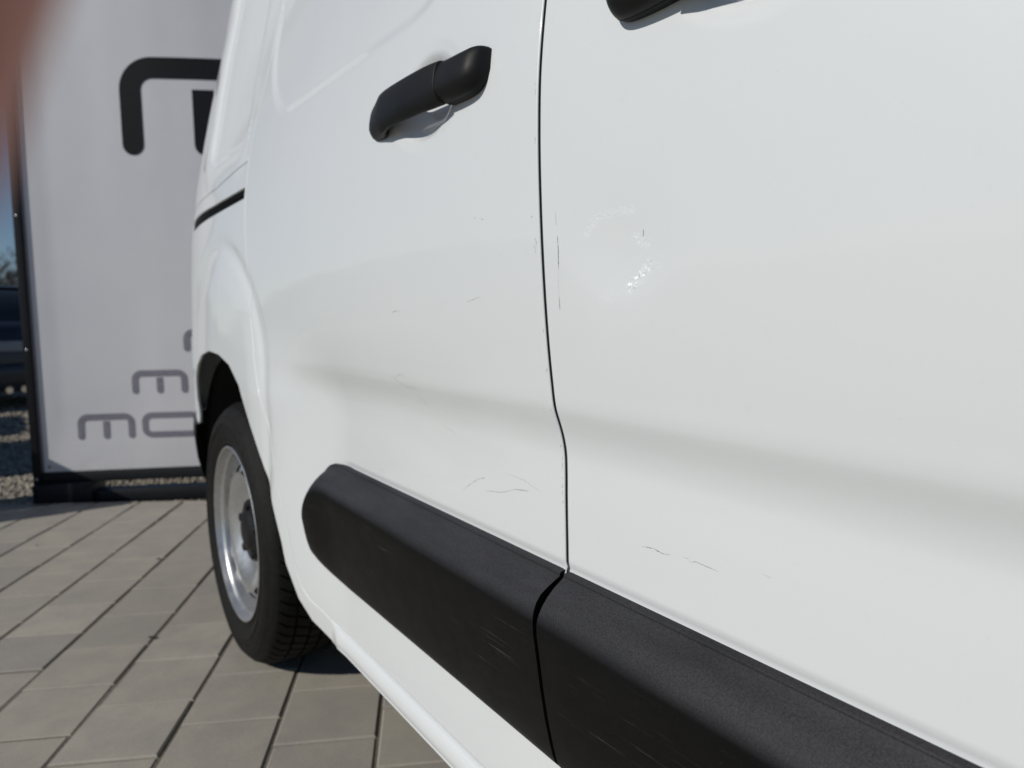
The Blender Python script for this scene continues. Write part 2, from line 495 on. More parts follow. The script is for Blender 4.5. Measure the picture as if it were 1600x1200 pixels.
# inner body shell behind the shut lines, coloured dark to stand for gap shade
verts = []; faces = []
zs = [.27+i*.04 for i in range(40)]
zs = [z for z in zs if z < 1.83]
ss = [-.60+i*.045 for i in range(49)]
for s in ss:
    for z in zs: verts.append(L(s, D0(s, z)+.030, z))
nz = len(zs)
for i in range(len(ss)-1):
    for j in range(nz-1):
        s, z = ss[i], zs[j]
        if s > 1.30 and z < .80: continue
        if -.05 > s and z > 1.2: continue
        if z > 1.24 and s < .5: continue
        faces.append((i*nz+j, i*nz+j+1, (i+1)*nz+j+1, (i+1)*nz+j))
mobj('door_frame', verts, faces, M_SEAL_SHADE, van, smooth=True)
# bead of seal right behind the gap
secs = []
for j in range(110):
    z = .30+j*1.53/109; d = D0(SF, z)
    secs.append([L(SF-.008, d+.018, z), L(SF-.0045, d+.0042, z), L(SF, d+.0034, z), L(SF+.0045, d+.0042, z), L(SF+.008, d+.018, z)])
ribbon_loft('door_seal', secs, M_SEAL_SHADE, van, 60)

# ------------------------------------------------------------------ side mouldings
SEC = [(.5836, .4460), (.5838, .4385), (.5820, .4362), (.5795, .4352), (.5780, .4348), (.5700, .4225), (.5625, .4140), (.5550, .4078), (.5480, .4035), (.5420, .4010), (.5360, .4001), (.5267, .4002), (.5120, .4022), (.4984, .4040), (.4700, .4075), (.4339, .4131), (.4050, .4192), (.3890, .4232), (.3810, .4262), (.3770, .4300), (.3750, .4370), (.3745, .4450)]
def moulding(name, s0, s1, rear_tip, parent, label, slant):
    secs = []; n = int(abs(s1-s0)/.006)
    for i in range(n+1):
        t = i/n; s = s0+(s1-s0)*t; sec = []
        for z, d in SEC:
            ss_ = s; dd = d; zz = z
            base = D0(s, z)
            off = d - D0(.55, z)
            k = 1.0
            if rear_tip:
                # the end tapers back to the door; its upper corner is cut off in a soft diagonal
                zt = smooth_tab([(1.10, .5838), (1.165, .5836), (1.187, .5800), (1.208, .5660), (1.230, .5400), (1.250, .5080), (1.263, .4800), (1.272, .4500)], s)
                zl = smooth_tab([(1.08, .3745), (1.12, .3745), (1.16, .3775), (1.20, .3845), (1.25, .3995), (1.265, .4060), (1.272, .4150)], s)
                k = math.sqrt(max(0, 1-max(0, min(1, (s-1.165)/.107))**2.8))
                if s > 1.08:
                    if z > .42: zz = .42+(z-.42)*(zt-.42)/(.5838-.42)
                    else: zz = .42-(.42-z)*(.42-zl)/(.42-.3745)
                if off < 0: off = off*k
            if rear_tip and i == 0 and z > .535: ss_ += .0045*sst(.535, .556, z)*(1-sst(.562, .577, z))
            sec.append(L(ss_, base+off if not (z < .3755 or z > .5837) else base+.006, zz))
        secs.append(sec)
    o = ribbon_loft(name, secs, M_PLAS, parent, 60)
    if label: o['label'] = label
    return o
moulding('side_moulding', SF+.0032, 1.272, True, sliding, None, 1)
moulding('side_moulding', SF-.0028, -.50, False, frontd, None, -1)

# ------------------------------------------------------------------ door handles
def handle(parent, mirror=False):
    fs = (lambda s: (.46+.622)-s) if mirror else (lambda s: s)
    grip = [(.929, .4165, .4240, 1.107, 1.086), (.922, .4080, .4240, 1.113, 1.078), (.908, .4010, .4240, 1.118, 1.074), (.890, .3960, .4230, 1.121, 1.0725), (.876, .3935, .4160, 1.1225, 1.0725),
            (.864, .3920, .4080, 1.123, 1.0735), (.840, .3900, .4040, 1.1230, 1.0760), (.800, .3875, .4035, 1.1225, 1.0745), (.760, .3870, .4035, 1.1220, 1.0740), (.730, .3875, .4050, 1.1215, 1.0730), (.7085, .3885, .4110, 1.1212, 1.0745), (.7072, .3888, .4108, 1.1209, 1.0748), (.70685, .3894, .4102, 1.1203, 1.0754)]
    cap = [(.7068, .3894, .4240, 1.1203, 1.0752), (.7064, .3888, .4240, 1.1209, 1.0745), (.7052, .3886, .4240, 1.1212, 1.0742), (.690, .3895, .4240, 1.1210, 1.0735), (.672, .3908, .4240, 1.1210, 1.0735), (.658, .3925, .4240, 1.1210, 1.0745), (.650, .3945, .4240, 1.1210, 1.0765), (.644, .3985, .4240, 1.1205, 1.0800), (.639, .4050, .4240, 1.1190, 1.0860), (.6355, .4150, .4240, 1.1160, 1.0950)]
    def mk(name, data):
        fine = []
        for i in range(len(data)-1):
            p0, p1, p2, p3 = data[max(i-1, 0)], data[i], data[i+1], data[min(i+2, len(data)-1)]
            n_ = 3 if abs(p2[0]-p1[0]) > .004 else 1
            for q in range(n_):
                t = q/n_; row = [p1[0]+(p2[0]-p1[0])*t]
                for k in range(1, 5):
                    m1 = (p2[k]-p0[k])/((p2[0]-p0[0]) or 1)*(p2[0]-p1[0]); m2 = (p3[k]-p1[k])/((p3[0]-p1[0]) or 1)*(p2[0]-p1[0])
                    row.append((2*t**3-3*t*t+1)*p1[k]+(t**3-2*t*t+t)*m1+(-2*t**3+3*t*t)*p2[k]+(t**3-t*t)*m2)
                fine.append(row)
        fine.append(data[-1]); data = fine
        bm = bmesh.new(); rings = []
        for s, do, di, zt, zb in data:
            zc = (zt+zb)/2; hz = (zt-zb)/2; ring = []
            N = 40
            for k in range(N):
                a = 2*math.pi*k/N; ca, sa = math.cos(a), math.sin(a)
                px = math.copysign(abs(ca)**.50, ca); pz = math.copysign(abs(sa)**.55, sa)
                # the outer face leans: widest low, chamfered to the top
                d_ = (do+di)/2 - px*(di-do)/2; z_ = zc + pz*hz
                if px > 0: d_ += (di-do)*(.24*max(0, (pz+.30)/1.30)**1.3 + .26*max(0, (-pz-.25)/.75)**1.5)
                ring.append(bm.verts.new(L(fs(s), d_, z_)))
            rings.append(ring)
        for A, B in zip(rings, rings[1:]):
            for k in range(len(A)): bm.faces.new((A[k], A[(k+1) % len(A)], B[(k+1) % len(A)], B[k]))
        bm.faces.new(rings[0]); bm.faces.new(rings[-1])
        return bmobj(name, bm, M_HAND, parent, 50)
    mk('door_handle', grip); mk('handle_cap', cap)
handle(sliding); handle(frontd, True)

# ------------------------------------------------------------------ scratches and scuffs on the paint
def scratch_mesh(parent, strokes, mat, name='scratch'):
    rng = random.Random(11); verts = []; faces = []
    for pts, w in strokes:
        P = []
        for a, b in zip(pts, pts[1:]):
            k = max(2, int(math.hypot(b[0]-a[0], b[1]-a[1])/.0012))
            for q in range(k): P.append((a[0]+(b[0]-a[0])*q/k+rng.gauss(0, .00012), a[1]+(b[1]-a[1])*q/k+rng.gauss(0, .00018)))
        P.append(pts[-1]); n = len(P); base = len(verts); prev = False
        for i, (s, z) in enumerate(P):
            a = P[max(i-1, 0)]; b = P[min(i+1, n-1)]; tx, ty = b[0]-a[0], b[1]-a[1]; ln = math.hypot(tx, ty) or 1
            ww = w*.58*(.35+.65*math.sin(math.pi*min(max(i/(n-1), .03), .97)))*rng.uniform(.45, 1.25)/2
            for sg in (-1, 1):
                x, y = s-sg*ty/ln*ww, z+sg*tx/ln*ww; verts.append(L(x, D(x, y)-.00022, y))
        for i in range(n-1):
            if rng.random() < .16: continue
            a = base+2*i; faces.append((a, a+1, a+3, a+2))
    return tag(mobj(name, verts, faces, mat, parent), kind='stuff')
scratch_mesh(frontd, [
    ([(.5252, .9380), (.5244, .9250)], .0006), ([(.5236, .9150), (.5234, .9010), (.5236, .8900)], .0016), ([(.5237, .9010), (.5240, .8850)], .0010), ([(.5254, .8600), (.5254, .8470)], .0010),
    ([(.5246, .8850), (.5256, .8600)], .0003),
    ([(.4421, .6388), (.4260, .6405), (.4180, .6390), (.4088, .6403)], .0011), ([(.3871, .6412), (.3790, .6425), (.3577, .6416)], .0008), ([(.394, .643), (.388, .6428)], .0005),
    ([(.318, .652), (.310, .6515)], .0004), ([(.4155, .9060), (.4148, .9130)], .0014)], M_SCR)
scratch_mesh(sliding, [
    ([(.7533, .6230), (.735, .6350), (.716, .6450), (.7050, .6478)], .0007), ([(.7070, .6472), (.7030, .6484)], .0016),
    ([(.700, .634), (.6663, .6390), (.640, .6480)], .0006), ([(.640, .6485), (.6129, .6520)], .0012), ([(.655, .664), (.620, .6620), (.590, .6560)], .0005),
    ([(.8810, .8440), (.8700, .8462), (.8618, .8457)], .0008), ([(.8815, .8440), (.8790, .8445)], .0022),
    ([(.8805, .7931), (.8795, .7925)], .0018), ([(.8803, .7757), (.8790, .7750)], .0016), ([(.8532, .7816), (.8520, .7820)], .0012), ([(.880, .783), (.879, .7825)], .0012),
    ([(.6665, .9470), (.6620, .9455)], .0008), ([(.6520, .9440), (.6477, .9430)], .0008),
    ([(.9990, .604), (.9950, .602)], .0008), ([(.6905, .856), (.6600, .8620)], .0005), ([(.5625, .9380), (.5610, .9360)], .0012),
    ([(.5590, .9170), (.5560, .9120), (.5570, .9060)], .0007), ([(.5600, .9100), (.5575, .9020)], .0006)] +
    [([(SF+.0035+random.uniform(0, .0012), z), (SF+.0045+random.uniform(0, .002), z-random.uniform(.002, .006))], .0007) for z in (.83, .79, .75, .735, .712, .70, .694, .688, .68, .672, .665, .655, .62, 1.08, 1.06, 1.055, 1.01)], M_SCR)
scratch_mesh(sliding, [([(.915, .757), (.900, .750), (.8816, .745), (.862, .742), (.848, .7400)], .0016), ([(.86, .742), (.853, .747), (.845, .7435), (.842, .738)], .0014), ([(.90, .752), (.885, .760), (.865, .758)], .0012),
    ([(.845, .735), (.83, .722)], .0012), ([(.80, .70), (.76, .69)], .0008)], M_SCRW, 'scuff')
# stone chips and scuffs on the black mouldings
def moulding_d(z): return lerp_tab(sorted(SEC), z)

# ------------------------------------------------------------------ rest of the van body
MIR = lambda p: Vector((-p.x, p.y, p.z))
# far side, one skin
verts = []; faces = []
ss = [-1.80+i*.08 for i in range(56)]; zs = [.25+.05*i for i in range(33)]; nz = len(zs)
for s in ss:
    for z in zs: verts.append(MIR(L(s, D0(min(s, 2.6), z), z)))
for i in range(len(ss)-1):
    for j in range(nz-1):
        s, z = ss[i]+.04, zs[j]+.02
        if any(math.hypot(s-c, z-.33) < .40 for c in (WS, WS-2.785)): continue
        if s < -.25 and z > 1.15+.95*max(0, (s+1.05)): continue
        if s < -1.05 and z > 1.1: continue
        if s > 2.60: continue
        faces.append((i*nz+j, i*nz+j+1, (i+1)*nz+j+1, (i+1)*nz+j))
mobj('far_side', verts, faces, M_WHITE, van, smooth=True)
# roof
verts = []; faces = []; ss = [-.10+i*.054 for i in range(51)]; N = 24
for s in ss:
    dl = D0(min(s, 2.6), TOPZ)
    for k in range(N+1):
        t = k/N; x = -(CENTRE_D-dl)*math.cos(math.pi*t); zz = TOPZ+.085*(math.sin(math.pi*t)**.45 if 0 < k < N else 0)
        if s > 2.35: zz -= .9*(s-2.35)**2*(1 if 0 < k < N else .3)
        v = L(s, 0, zz); verts.append(Vector((x, v.y, v.z)))
for i in range(len(ss)-1):
    for k in range(N): a = i*(N+1)+k; faces.append((a, a+1, a+N+2, a+N+1))
mobj('roof', verts, faces, M_WHITE, van, smooth=True)
# tailgate: gently rounded back wall
verts = []; faces = []; zs = [.515+i*.055 for i in range(25)]; N = 24
for z in zs:
    de = D0(2.60, z); hw = CENTRE_D-de
    for k in range(N+1):
        t = -1+2*k/N; rear = 2.62+.06*(1-abs(t)**3.5)-max(0, z-1.1)*.13*(1-abs(t)**8); v = L(2.6, 0, z)
        verts.append(Vector((hw*t, rear-CENTRE_S, v.z)))
for j in range(len(zs)-1):
    for k in range(N): a = j*(N+1)+k; faces.append((a, a+1, a+N+2, a+N+1))
tg = mobj('tailgate', verts, faces, M_WHITE, van, smooth=True)
box('tail_lamp', L(2.60, .66, 1.20), (.10, .05, .42), M_LAMP, van, .012)
box('tail_lamp', MIR(L(2.60, .66, 1.20)), (.10, .05, .42), M_LAMP, van, .012)
# rear bumper, black, wraps round behind the arch
secs = []
path = []
for s in (2.232, 2.26, 2.32, 2.40, 2.48, 2.56): path.append((s, D0(s, .52)-.006))
path += [(2.64, .60), (2.70, .70), (2.73, .90), (2.74, 1.335)]
path = path + [(s, 2*CENTRE_D-d) for s, d in path[::-1][1:]]
for s, d in path:
    inn = .03 if d < CENTRE_D else -.03
    secs.append([L(s, d+inn, .513), L(s, d, .513), L(s, d-inn*.1, .47), L(s, d+inn*.1, .40), L(s, d+inn*.7, .33), L(s, d+inn*2.2, .27), L(s, d+inn*4, .262)])
ribbon_loft('rear_bumper', secs, M_PLAS, van, 60, False)
# fender, hood, windscreen and nose
FW = WS-2.785
fen = [(-.605, 1.12), (-.605, .292)] + [(FW+.42*math.cos(a), .31+.42*math.sin(a)) for a in [R(q) for q in range(6, 176, 10)]] + [(-1.46, .34), (-1.78, .40), (-1.82, .62), (-1.76, .86), (-1.40, 1.02), (-.90, 1.14)]
panel('fender', [(s-.003, z) for s, z in fen], M_WHITE, van, step=.03, bstep=.02)
def cross_loft(name, rows, mat, N=16, crown=.05):
    verts = []; faces = []
    for s, dl, z in rows:
        hw = CENTRE_D-dl
        for k in range(N+1):
            t = -1+2*k/N; v = L(s-.10*(1-t*t)*(1 if s < -.9 else .6), 0, z+crown*(1-t*t)); verts.append(Vector((hw*t, v.y, v.z)))
    for i in range(len(rows)-1):
        for k in range(N): a = i*(N+1)+k; faces.append((a, a+1, a+N+2, a+N+1))
    return mobj(name, verts, faces, mat, van, smooth=True)
cross_loft('bonnet', [(-.88, D0(-.88, 1.1)+.02, 1.13), (-1.1, D0(-1.1, 1.08)+.02, 1.10), (-1.4, D0(-1.4, 1.0)+.02, 1.02), (-1.62, D0(-1.62, .95)+.02, .94), (-1.76, D0(-1.76, .86)+.02, .86)], M_WHITE)
cross_loft('windscreen', [(-.10, .66, 1.86), (-.3, .63, 1.68), (-.6, .56, 1.40), (-.90, .50, 1.13)], M_GLASS, crown=.03)
cross_loft('front_bumper', [(-1.76, D0(-1.76, .86)+.02, .86), (-1.80, D0(-1.80, .7)+.01, .66), (-1.81, D0(-1.8, .5)+.01, .45), (-1.76, D0(-1.76, .3)+.03, .26)], M_PLAS, crown=.0)
for sg in (1, -1):
    p = L(-1.72, .66, .84); box('headlight', (p.x*sg, p.y, p.z), (.30, .20, .15), M_HEADL, van, .03)
secs = []
for i in range(26):
    t = i/25; z = 1.30+.46*t; s_f = .48; s_b = .48-(.86*(1-t)+.42*t)
    secs.append([L(s_f+(s_b-s_f)*k/6, D0(s_f+(s_b-s_f)*k/6, z)+.008, z) for k in range(7)])
ribbon_loft('door_window', secs, M_GLASS, frontd, 60, False)
# underbody
bm = bmesh.new(); bm_box(bm, L(.40, CENTRE_D, .30), (1.60, 3.9, .06))
bm_box(bm, L(WS, CENTRE_D, .31, True), (1.3, .07, .07))
bmobj('underbody', bm, M_DARK, van)
# wheel housings
def housing(sc, mirror=False):
    bm = bmesh.new(); rings = []
    prof = [(.425, .435), (.44, .455), (.62, .445), (.72, .44), (.74, .10)]
    for k in range(29):
        a = R(6)+R(168)*k/28
        rings.append([bm.verts.new((MIR if mirror else (lambda v: v))(L(sc+rr_*math.cos(a), d, .302+rr_*math.sin(a)))) for d, rr_ in prof])
    for A, B in zip(rings, rings[1:]):
        for k in range(len(prof)-1): bm.faces.new((A[k], A[k+1], B[k+1], B[k]))
    bmobj('wheel_housing', bm, M_LINER, van, 40)
housing(WS); housing(FW); housing(WS, True); housing(FW, True)

# ------------------------------------------------------------------ wheels
def mat_tyre():
    m = NT('tyre_rubber'); v = m.coord('World')
    n = m.noise(v, 70, 5, .65)
    return m.set(Base_Color=m.ramp(n, [(.35, (.007, .007, .007)), (.72, (.015, .014, .013))]), Specular_IOR_Level=.22, Roughness=.72, Normal=m.bump(m.noise(v, 400, 3), .5, .0006))
def mat_rim():
    m = NT('rim_silver_paint'); v = m.coord('World')
    n = m.noise(v, 90, 4, .65)
    c = m.ramp(n, [(.35, (.62, .63, .64)), (.75, (.50, .50, .49))])
    spots = m.noise(v, 130, 3, .6)
    c = m.mix(m.ramp(spots, [(.70, 0.0), (.74, .75)]), c, (.10, .07, .05))
    return m.set(Base_Color=c, Metallic=.85, Roughness=m.ramp(m.noise(v, 25, 4), [(.3, .28), (.7, .42)]))
M_TYRE, M_RIM = mat_tyre(), mat_rim()
M_CAP = simple('hub_cap_black', (.010, .010, .011), .5, spec=.25)
def lathe_pts(bm, prof, N, cx, skip=None, mod=None):
    rings = []
    for k in range(N):
        a = 2*math.pi*k/N; rings.append([bm.verts.new((cx+x, r_*math.cos(a), r_*math.sin(a))) for x, r_ in prof])
    for k in range(N):
        A, B = rings[k], rings[(k+1) % N]
        for j in range(len(prof)-1):
            if skip and skip(k, j): continue
            bm.faces.new((A[j], A[j+1], B[j+1], B[j]))
    return rings
def wheel(loc, flip=False):
    """local x points inward (away from the outer face)"""
    w = empty('wheel', loc, math.pi if flip else 0, van)
    bm = bmesh.new()
    side = [(.006, .2165), (-.001, .221), (-.004, .226), (-.003, .231), (-.0085, .240), (-.0120, .252), (-.0128, .258), (-.0108, .2595), (-.0108, .2625), (-.0130, .264), (-.0125, .275), (-.0095, .287), (-.0080, .2885), (-.0080, .2925), (-.0060, .294), (.000, .303), (.0075, .3105), (.0145, .3150)]
    tread = []
    for i in range(21):
        x = .0145+.171*i/20; tread.append((x, .3155+.0035*math.sin(math.pi*i/20)))
    prof = side + tread + [(.2-x, r_) for x, r_ in side[::-1]] + [(.19, .21), (.01, .21)]
    lathe_pts(bm, prof, 96, 0)
    # tread blocks: four ribs of sipes and slanted shoulder lugs
    ribs = [(.0095, .048, .010), (.054, .083, .006), (.089, .113, .0), (.119, .148, -.006), (.154, .1905, -.010)]
    NB = 66
    for ri, (x0, x1, sl_) in enumerate(ribs):
        for k in range(NB):
            a0 = 2*math.pi*(k+.10*(ri % 2)*5)/NB; a1 = a0+2*math.pi*.80/NB; cor = []
            def rad(x): return .3155+.0035*math.sin(math.pi*max(0, min(1, (x-.0145)/.171)))
            grid = []
            for xi, x in enumerate((x0, (x0+x1)/2, x1)):
                sh = sl_*3.2*(xi-1) + .006*(1 if xi == 1 else 0)
                for a in (a0+sh, a1+sh):
                    top = rad(x)+.0078; 
                    if (ri == 0 and xi == 0) or (ri == 4 and xi == 2): top = .3135
                    grid.append(((x, (rad(x)-.003)*math.cos(a), (rad(x)-.003)*math.sin(a)), (x, top*math.cos(a), top*math.sin(a))))
            V = [[bm.verts.new(p) for p in g] for g in grid]
            for i in (0, 2):
                a, b, c, e = V[i], V[i+1], V[i+3], V[i+2]
                bm.faces.new((a[1], b[1], c[1], e[1])); bm.faces.new((a[0], a[1], e[1], e[0])); bm.faces.new((b[0], c[0], c[1], b[1]))
            bm.faces.new((V[0][0], V[1][0], V[1][1], V[0][1])); bm.faces.new((V[4][0], V[4][1], V[5][1], V[5][0]))
    # short ribs of the sidewall
    for k in range(120):
        a = 2*math.pi*k/120
        if k % 5 == 0: continue
        m3 = Matrix.Rotation(a, 3, 'X')
        bm_box(bm, m3 @ Vector((-.0122, .2695, 0)), (.0022, .0075, .0022), 0, m3)
    bmobj('tyre', bm, M_TYRE, w, 32)
    bm = bmesh.new()
    N = 112
    rp = [(.004, .2155), (-.0035, .2170), (-.0048, .2150), (-.0040, .2125), (.001, .2105), (.008, .2085), (.013, .2060), (.0145, .2020), (.016, .1985), (.028, .1955), (.046, .1935), (.060, .1925), (.062, .1885), (.056, .1860), (.050, .1830), (.040, .1760), (.031, .1690), (.024, .1620), (.0195, .1560), (.0175, .1500), (.0175, .1440), (.0195, .1370), (.024, .1280), (.030, .1180), (.036, .1090), (.0415, .1010), (.0450, .0940), (.0470, .0860), (.0475, .055), (.047, .0)]
    def skip(k, j): return j in (16, 17, 18) and (k % 7) in (1, 2, 3, 4)
    lathe_pts(bm, rp, N, 0, skip)
    o = bmobj('rim', bm, M_RIM, w, 50)
    bm = bmesh.new(); lathe_pts(bm, [(.090, .20), (.10, .19), (.11, .10), (.11, .0)], 48, 0); bmobj('brake_drum', bm, M_DARK, w, 40)
    bm = bmesh.new()
    lathe_pts(bm, [(.0480, .0790), (.0370, .0780), (.0330, .0745), (.0320, .060), (.028, .052), (.022, .044), (.019, .034), (.018, .0)], 48, 0)
    bmobj('hub_cap', bm, M_CAP, w, 50)
    for k in range(5):
        a = 2*math.pi*k/5+.35; bm = bmesh.new()
        rgs = []
        for x, r_ in ((.034, .0115), (.0255, .0110), (.0235, .0095), (.023, .0)):
            rgs.append([bm.verts.new((x, .064*math.cos(a)+max(r_, .0005)*math.cos(q*math.pi/5), .064*math.sin(a)+max(r_, .0005)*math.sin(q*math.pi/5))) for q in range(10)])
        for A, B in zip(rgs, rgs[1:]):
            for q in range(10): bm.faces.new((A[q], A[(q+1) % 10], B[(q+1) % 10], B[q]))
        bmobj('wheel_bolt', bm, M_CAP, w, 50)
    # small valve with its cap
    bm = bmesh.new(); a = R(152); rd = .196
    tube(bm, [(.028, rd*math.cos(a), rd*math.sin(a)), (.012, rd*1.0*math.cos(a), rd*math.sin(a)), (-.002, rd*.99*math.cos(a), rd*.99*math.sin(a))], [.0055, .005, .0042], 10)
    bmobj('valve', bm, M_CAP, w, 50)
    # clip-on balance weights at the rim edge
    return w
DW = .410
wheel(L(WS, DW, WZ, True)); wheel(L(FW, DW+.02, WZ, True))
p = L(WS, DW, WZ, True); wheel((-p.x, p.y, p.z), True)
p = L(FW, DW+.02, WZ, True); wheel((-p.x, p.y, p.z), True)

# ------------------------------------------------------------------ ground
def mat_gravel(name='gravel_ground'):
    m = NT(name); v = m.coord('World')
    vo = m.n('TexVoronoi'); vo.inputs['Scale'].default_value = 38; m.l(v, vo.inputs['Vector'])
    n = m.noise(v, 2, 4)
    c = m.mix(.5, m.ramp(vo.outputs['Distance'], [(.1, (.48, .45, .39)), (.6, (.25, .225, .185))]), m.ramp(n, [(.3, (.20, .18, .15)), (.7, (.28, .26, .22))]))
    return m.set(Base_Color=c, Roughness=.95, Normal=m.bump(vo.outputs['Distance'], 1, .012))
M_GRAV = mat_gravel()
bm = bmesh.new(); S = 420
vs = [bm.verts.new(p) for p in ((-S, -S, -.030), (S, -S, -.030), (S, S, -.030), (-S, S, -.030))]; bm.faces.new(vs)
tag(bmobj('ground', bm, M_GRAV), kind='structure')

TH = R(7.2415)
A1 = Vector((-math.sin(TH), math.cos(TH), 0)); C1 = Vector((math.cos(TH), math.sin(TH), 0))
PO = Vector((-1.79317, 1.51336, 0)); PA, PB = .21107, .21327
def mat_paver():
    m = NT('concrete_paver'); v = m.coord('World')
    oi = m.n('ObjectInfo'); rnd = oi.outputs['Random']
    base = m.ramp(rnd, [(0, (.365, .335, .278)), (.35, (.425, .390, .318)), (.6, (.300, .275, .240)), (.8, (.455, .420, .345)), (1, (.275, .248, .226))])
    cl = m.noise(v, 9, 5, .6); c = m.mix(m.ramp(cl, [(.38, 0.0), (.70, .60)]), base, (.255, .232, .218))
    gr = m.noise(v, 330, 4, .7); c = m.mix(.28, c, m.ramp(gr, [(.3, (.19, .178, .155)), (.7, (.53, .50, .44))]))
    sp = m.noise(v, 150, 2, .5); c = m.mix(m.ramp(sp, [(.74, 0.0), (.78, .6)]), c, (.10, .09, .08))
    sp2 = m.noise(v, 190, 2, .5); c = m.mix(m.ramp(sp2, [(.22, .45), (.27, 0.0)]), c, (.42, .40, .36))
    return m.set(Base_Color=c, Roughness=.88, Normal=m.bump(gr, .8, .0012))
M_PAV = mat_paver()
M_JOINT = simple('joint_sand', (.17, .15, .12), .95, var=.4, scale=160, bump=.002)
paving = empty('paving'); tag(paving, kind='structure')
paving.location = (0, 0, 0)
# bounds of the paved area (world), the far edge runs beneath the hoarding
def paved(x, y):
    return y < 3.39+.02*x and y > -2.4 and x < 3.6 and x > -2.45-.36*(3.39-y)*0 - (.0 if y > 2.9 else 3.0)
hx, hy, ch = (PA-.0080)/2, (PB-.0036)/2, .0032
def paver_geo(x0, x1, y0, y1):
    top = [(x0+ch, y0+ch, 0), (x1-ch, y0+ch, 0), (x1-ch, y1-ch, 0), (x0+ch, y1-ch, 0)]
    mid = [(x0, y0, -.0035), (x1, y0, -.0035), (x1, y1, -.0035), (x0, y1, -.0035)]
    bot = [(x, y, -.05) for x, y, _ in mid]
    v = top+mid+bot; f = [(0, 1, 2, 3)]
    for a in (0, 4):
        for i in range(4): f.append((a+i, a+4+i, a+4+(i+1) % 4, a+(i+1) % 4))
    return v, f
pv, pf = paver_geo(-hx, hx, -hy, hy)
me = bpy.data.meshes.new('paver'); me.from_pydata(pv, [], pf); me.materials.append(M_PAV); me.update()
cells = []
YE = 3.395
for i in range(-16, 26):
    for j in range(-24, 14):
        row = i
        cx = i+.5                     # the row lies between joint lines i and i+1
        cn = j + (.5 if (i % 2 == 0) else 0.0) + .5
        c = PO + C1*(cx*PA) + A1*(cn*PB)
        if c.y < -2.3 or c.x > 3.4 or c.x < -4.2: continue
        if c.y > 2.75+.0*c.x and c.x < -2.62: continue
        cells.append((c, i, j))
full = []; cut = []
for c, i, j in cells:
    far = (A1*hy).y
    if c.y+.11+abs(C1.y*hx) < YE: full.append(c)
    elif c.y-.10 < YE: cut.append(c)
def vis_key(c):
    v = c-Vector((0, 0, CAM_H)); z = v.dot(fwd)
    if z < .3: return 1e3+(c-Vector((0, 0, 0))).length
    x = v.dot(rt)/z*F_PX; y = v.dot(up)/z*F_PX
    out = max(0, abs(x)-900)+max(0, abs(y)-720)
    s = c.dot(U); d = c.dot(W)
    hid = 3 if d > .95 else 0
    return z + out*.02 + hid
full.sort(key=vis_key)
rng = random.Random(3)
def paver_mat(c, extra=0):
    m4 = Matrix.Translation(c+Vector((rng.gauss(0, .0007), rng.gauss(0, .0006), rng.gauss(0, .0009)-.001))) @ Matrix.Rotation(TH+rng.gauss(0, .0035), 4, 'Z') @ Matrix.Rotation(rng.gauss(0, .0025), 4, 'X')
    return m4
for c in full[:290]:
    o = bpy.data.objects.new('paver', me); col.objects.link(o); o.parent = paving; o.matrix_world = paver_mat(c); 
    o.matrix_parent_inverse = Matrix.Identity(4)
verts = []; faces = []
for c in full[290:]:
    m4 = paver_mat(c); b = len(verts); verts += [m4 @ Vector(v) for v in pv]; faces += [tuple(b+q for q in f) for f in pf]
o = mobj('paver', verts, faces, M_PAV, paving); tag(o, kind='stuff')
# cut stones along the straight far edge
for c in cut:
    verts = []
    inv = paver_mat(c)
    bmq = bmesh.new()
    vv = [bmq.verts.new(inv @ Vector(v)) for v in pv]
    for f in pf: bmq.faces.new([vv[q] for q in f])
    bmesh.ops.bisect_plane(bmq, geom=bmq.verts[:]+bmq.edges[:]+bmq.faces[:], plane_co=(0, YE, 0), plane_no=(-.0, 1, 0), clear_outer=True)
    if len(bmq.faces) > 5:
        ed = [e for e in bmq.edges if e.is_boundary and all(abs(v.co.y-YE) < 1e-4 for v in e.verts)]
        try: bmesh.ops.contextual_create(bmq, geom=ed)
        except Exception: pass
        org = c.copy(); org.z = 0
        for v in bmq.verts: v.co -= org
        bmobj('paver', bmq, M_PAV, paving, loc=org)
    else: bmq.free()
bm = bmesh.new()
vs = [bm.verts.new(p) for p in ((-2.70, 2.70, -.0055), (-4.2, 2.70, -.0055), (-4.2, -2.3, -.0055), (3.4, -2.3, -.0055), (3.4, YE-.004, -.0055), (-2.70, YE-.004, -.0055))]
bm.faces.new(vs); bmobj('joint_sand', bm, M_JOINT, paving)

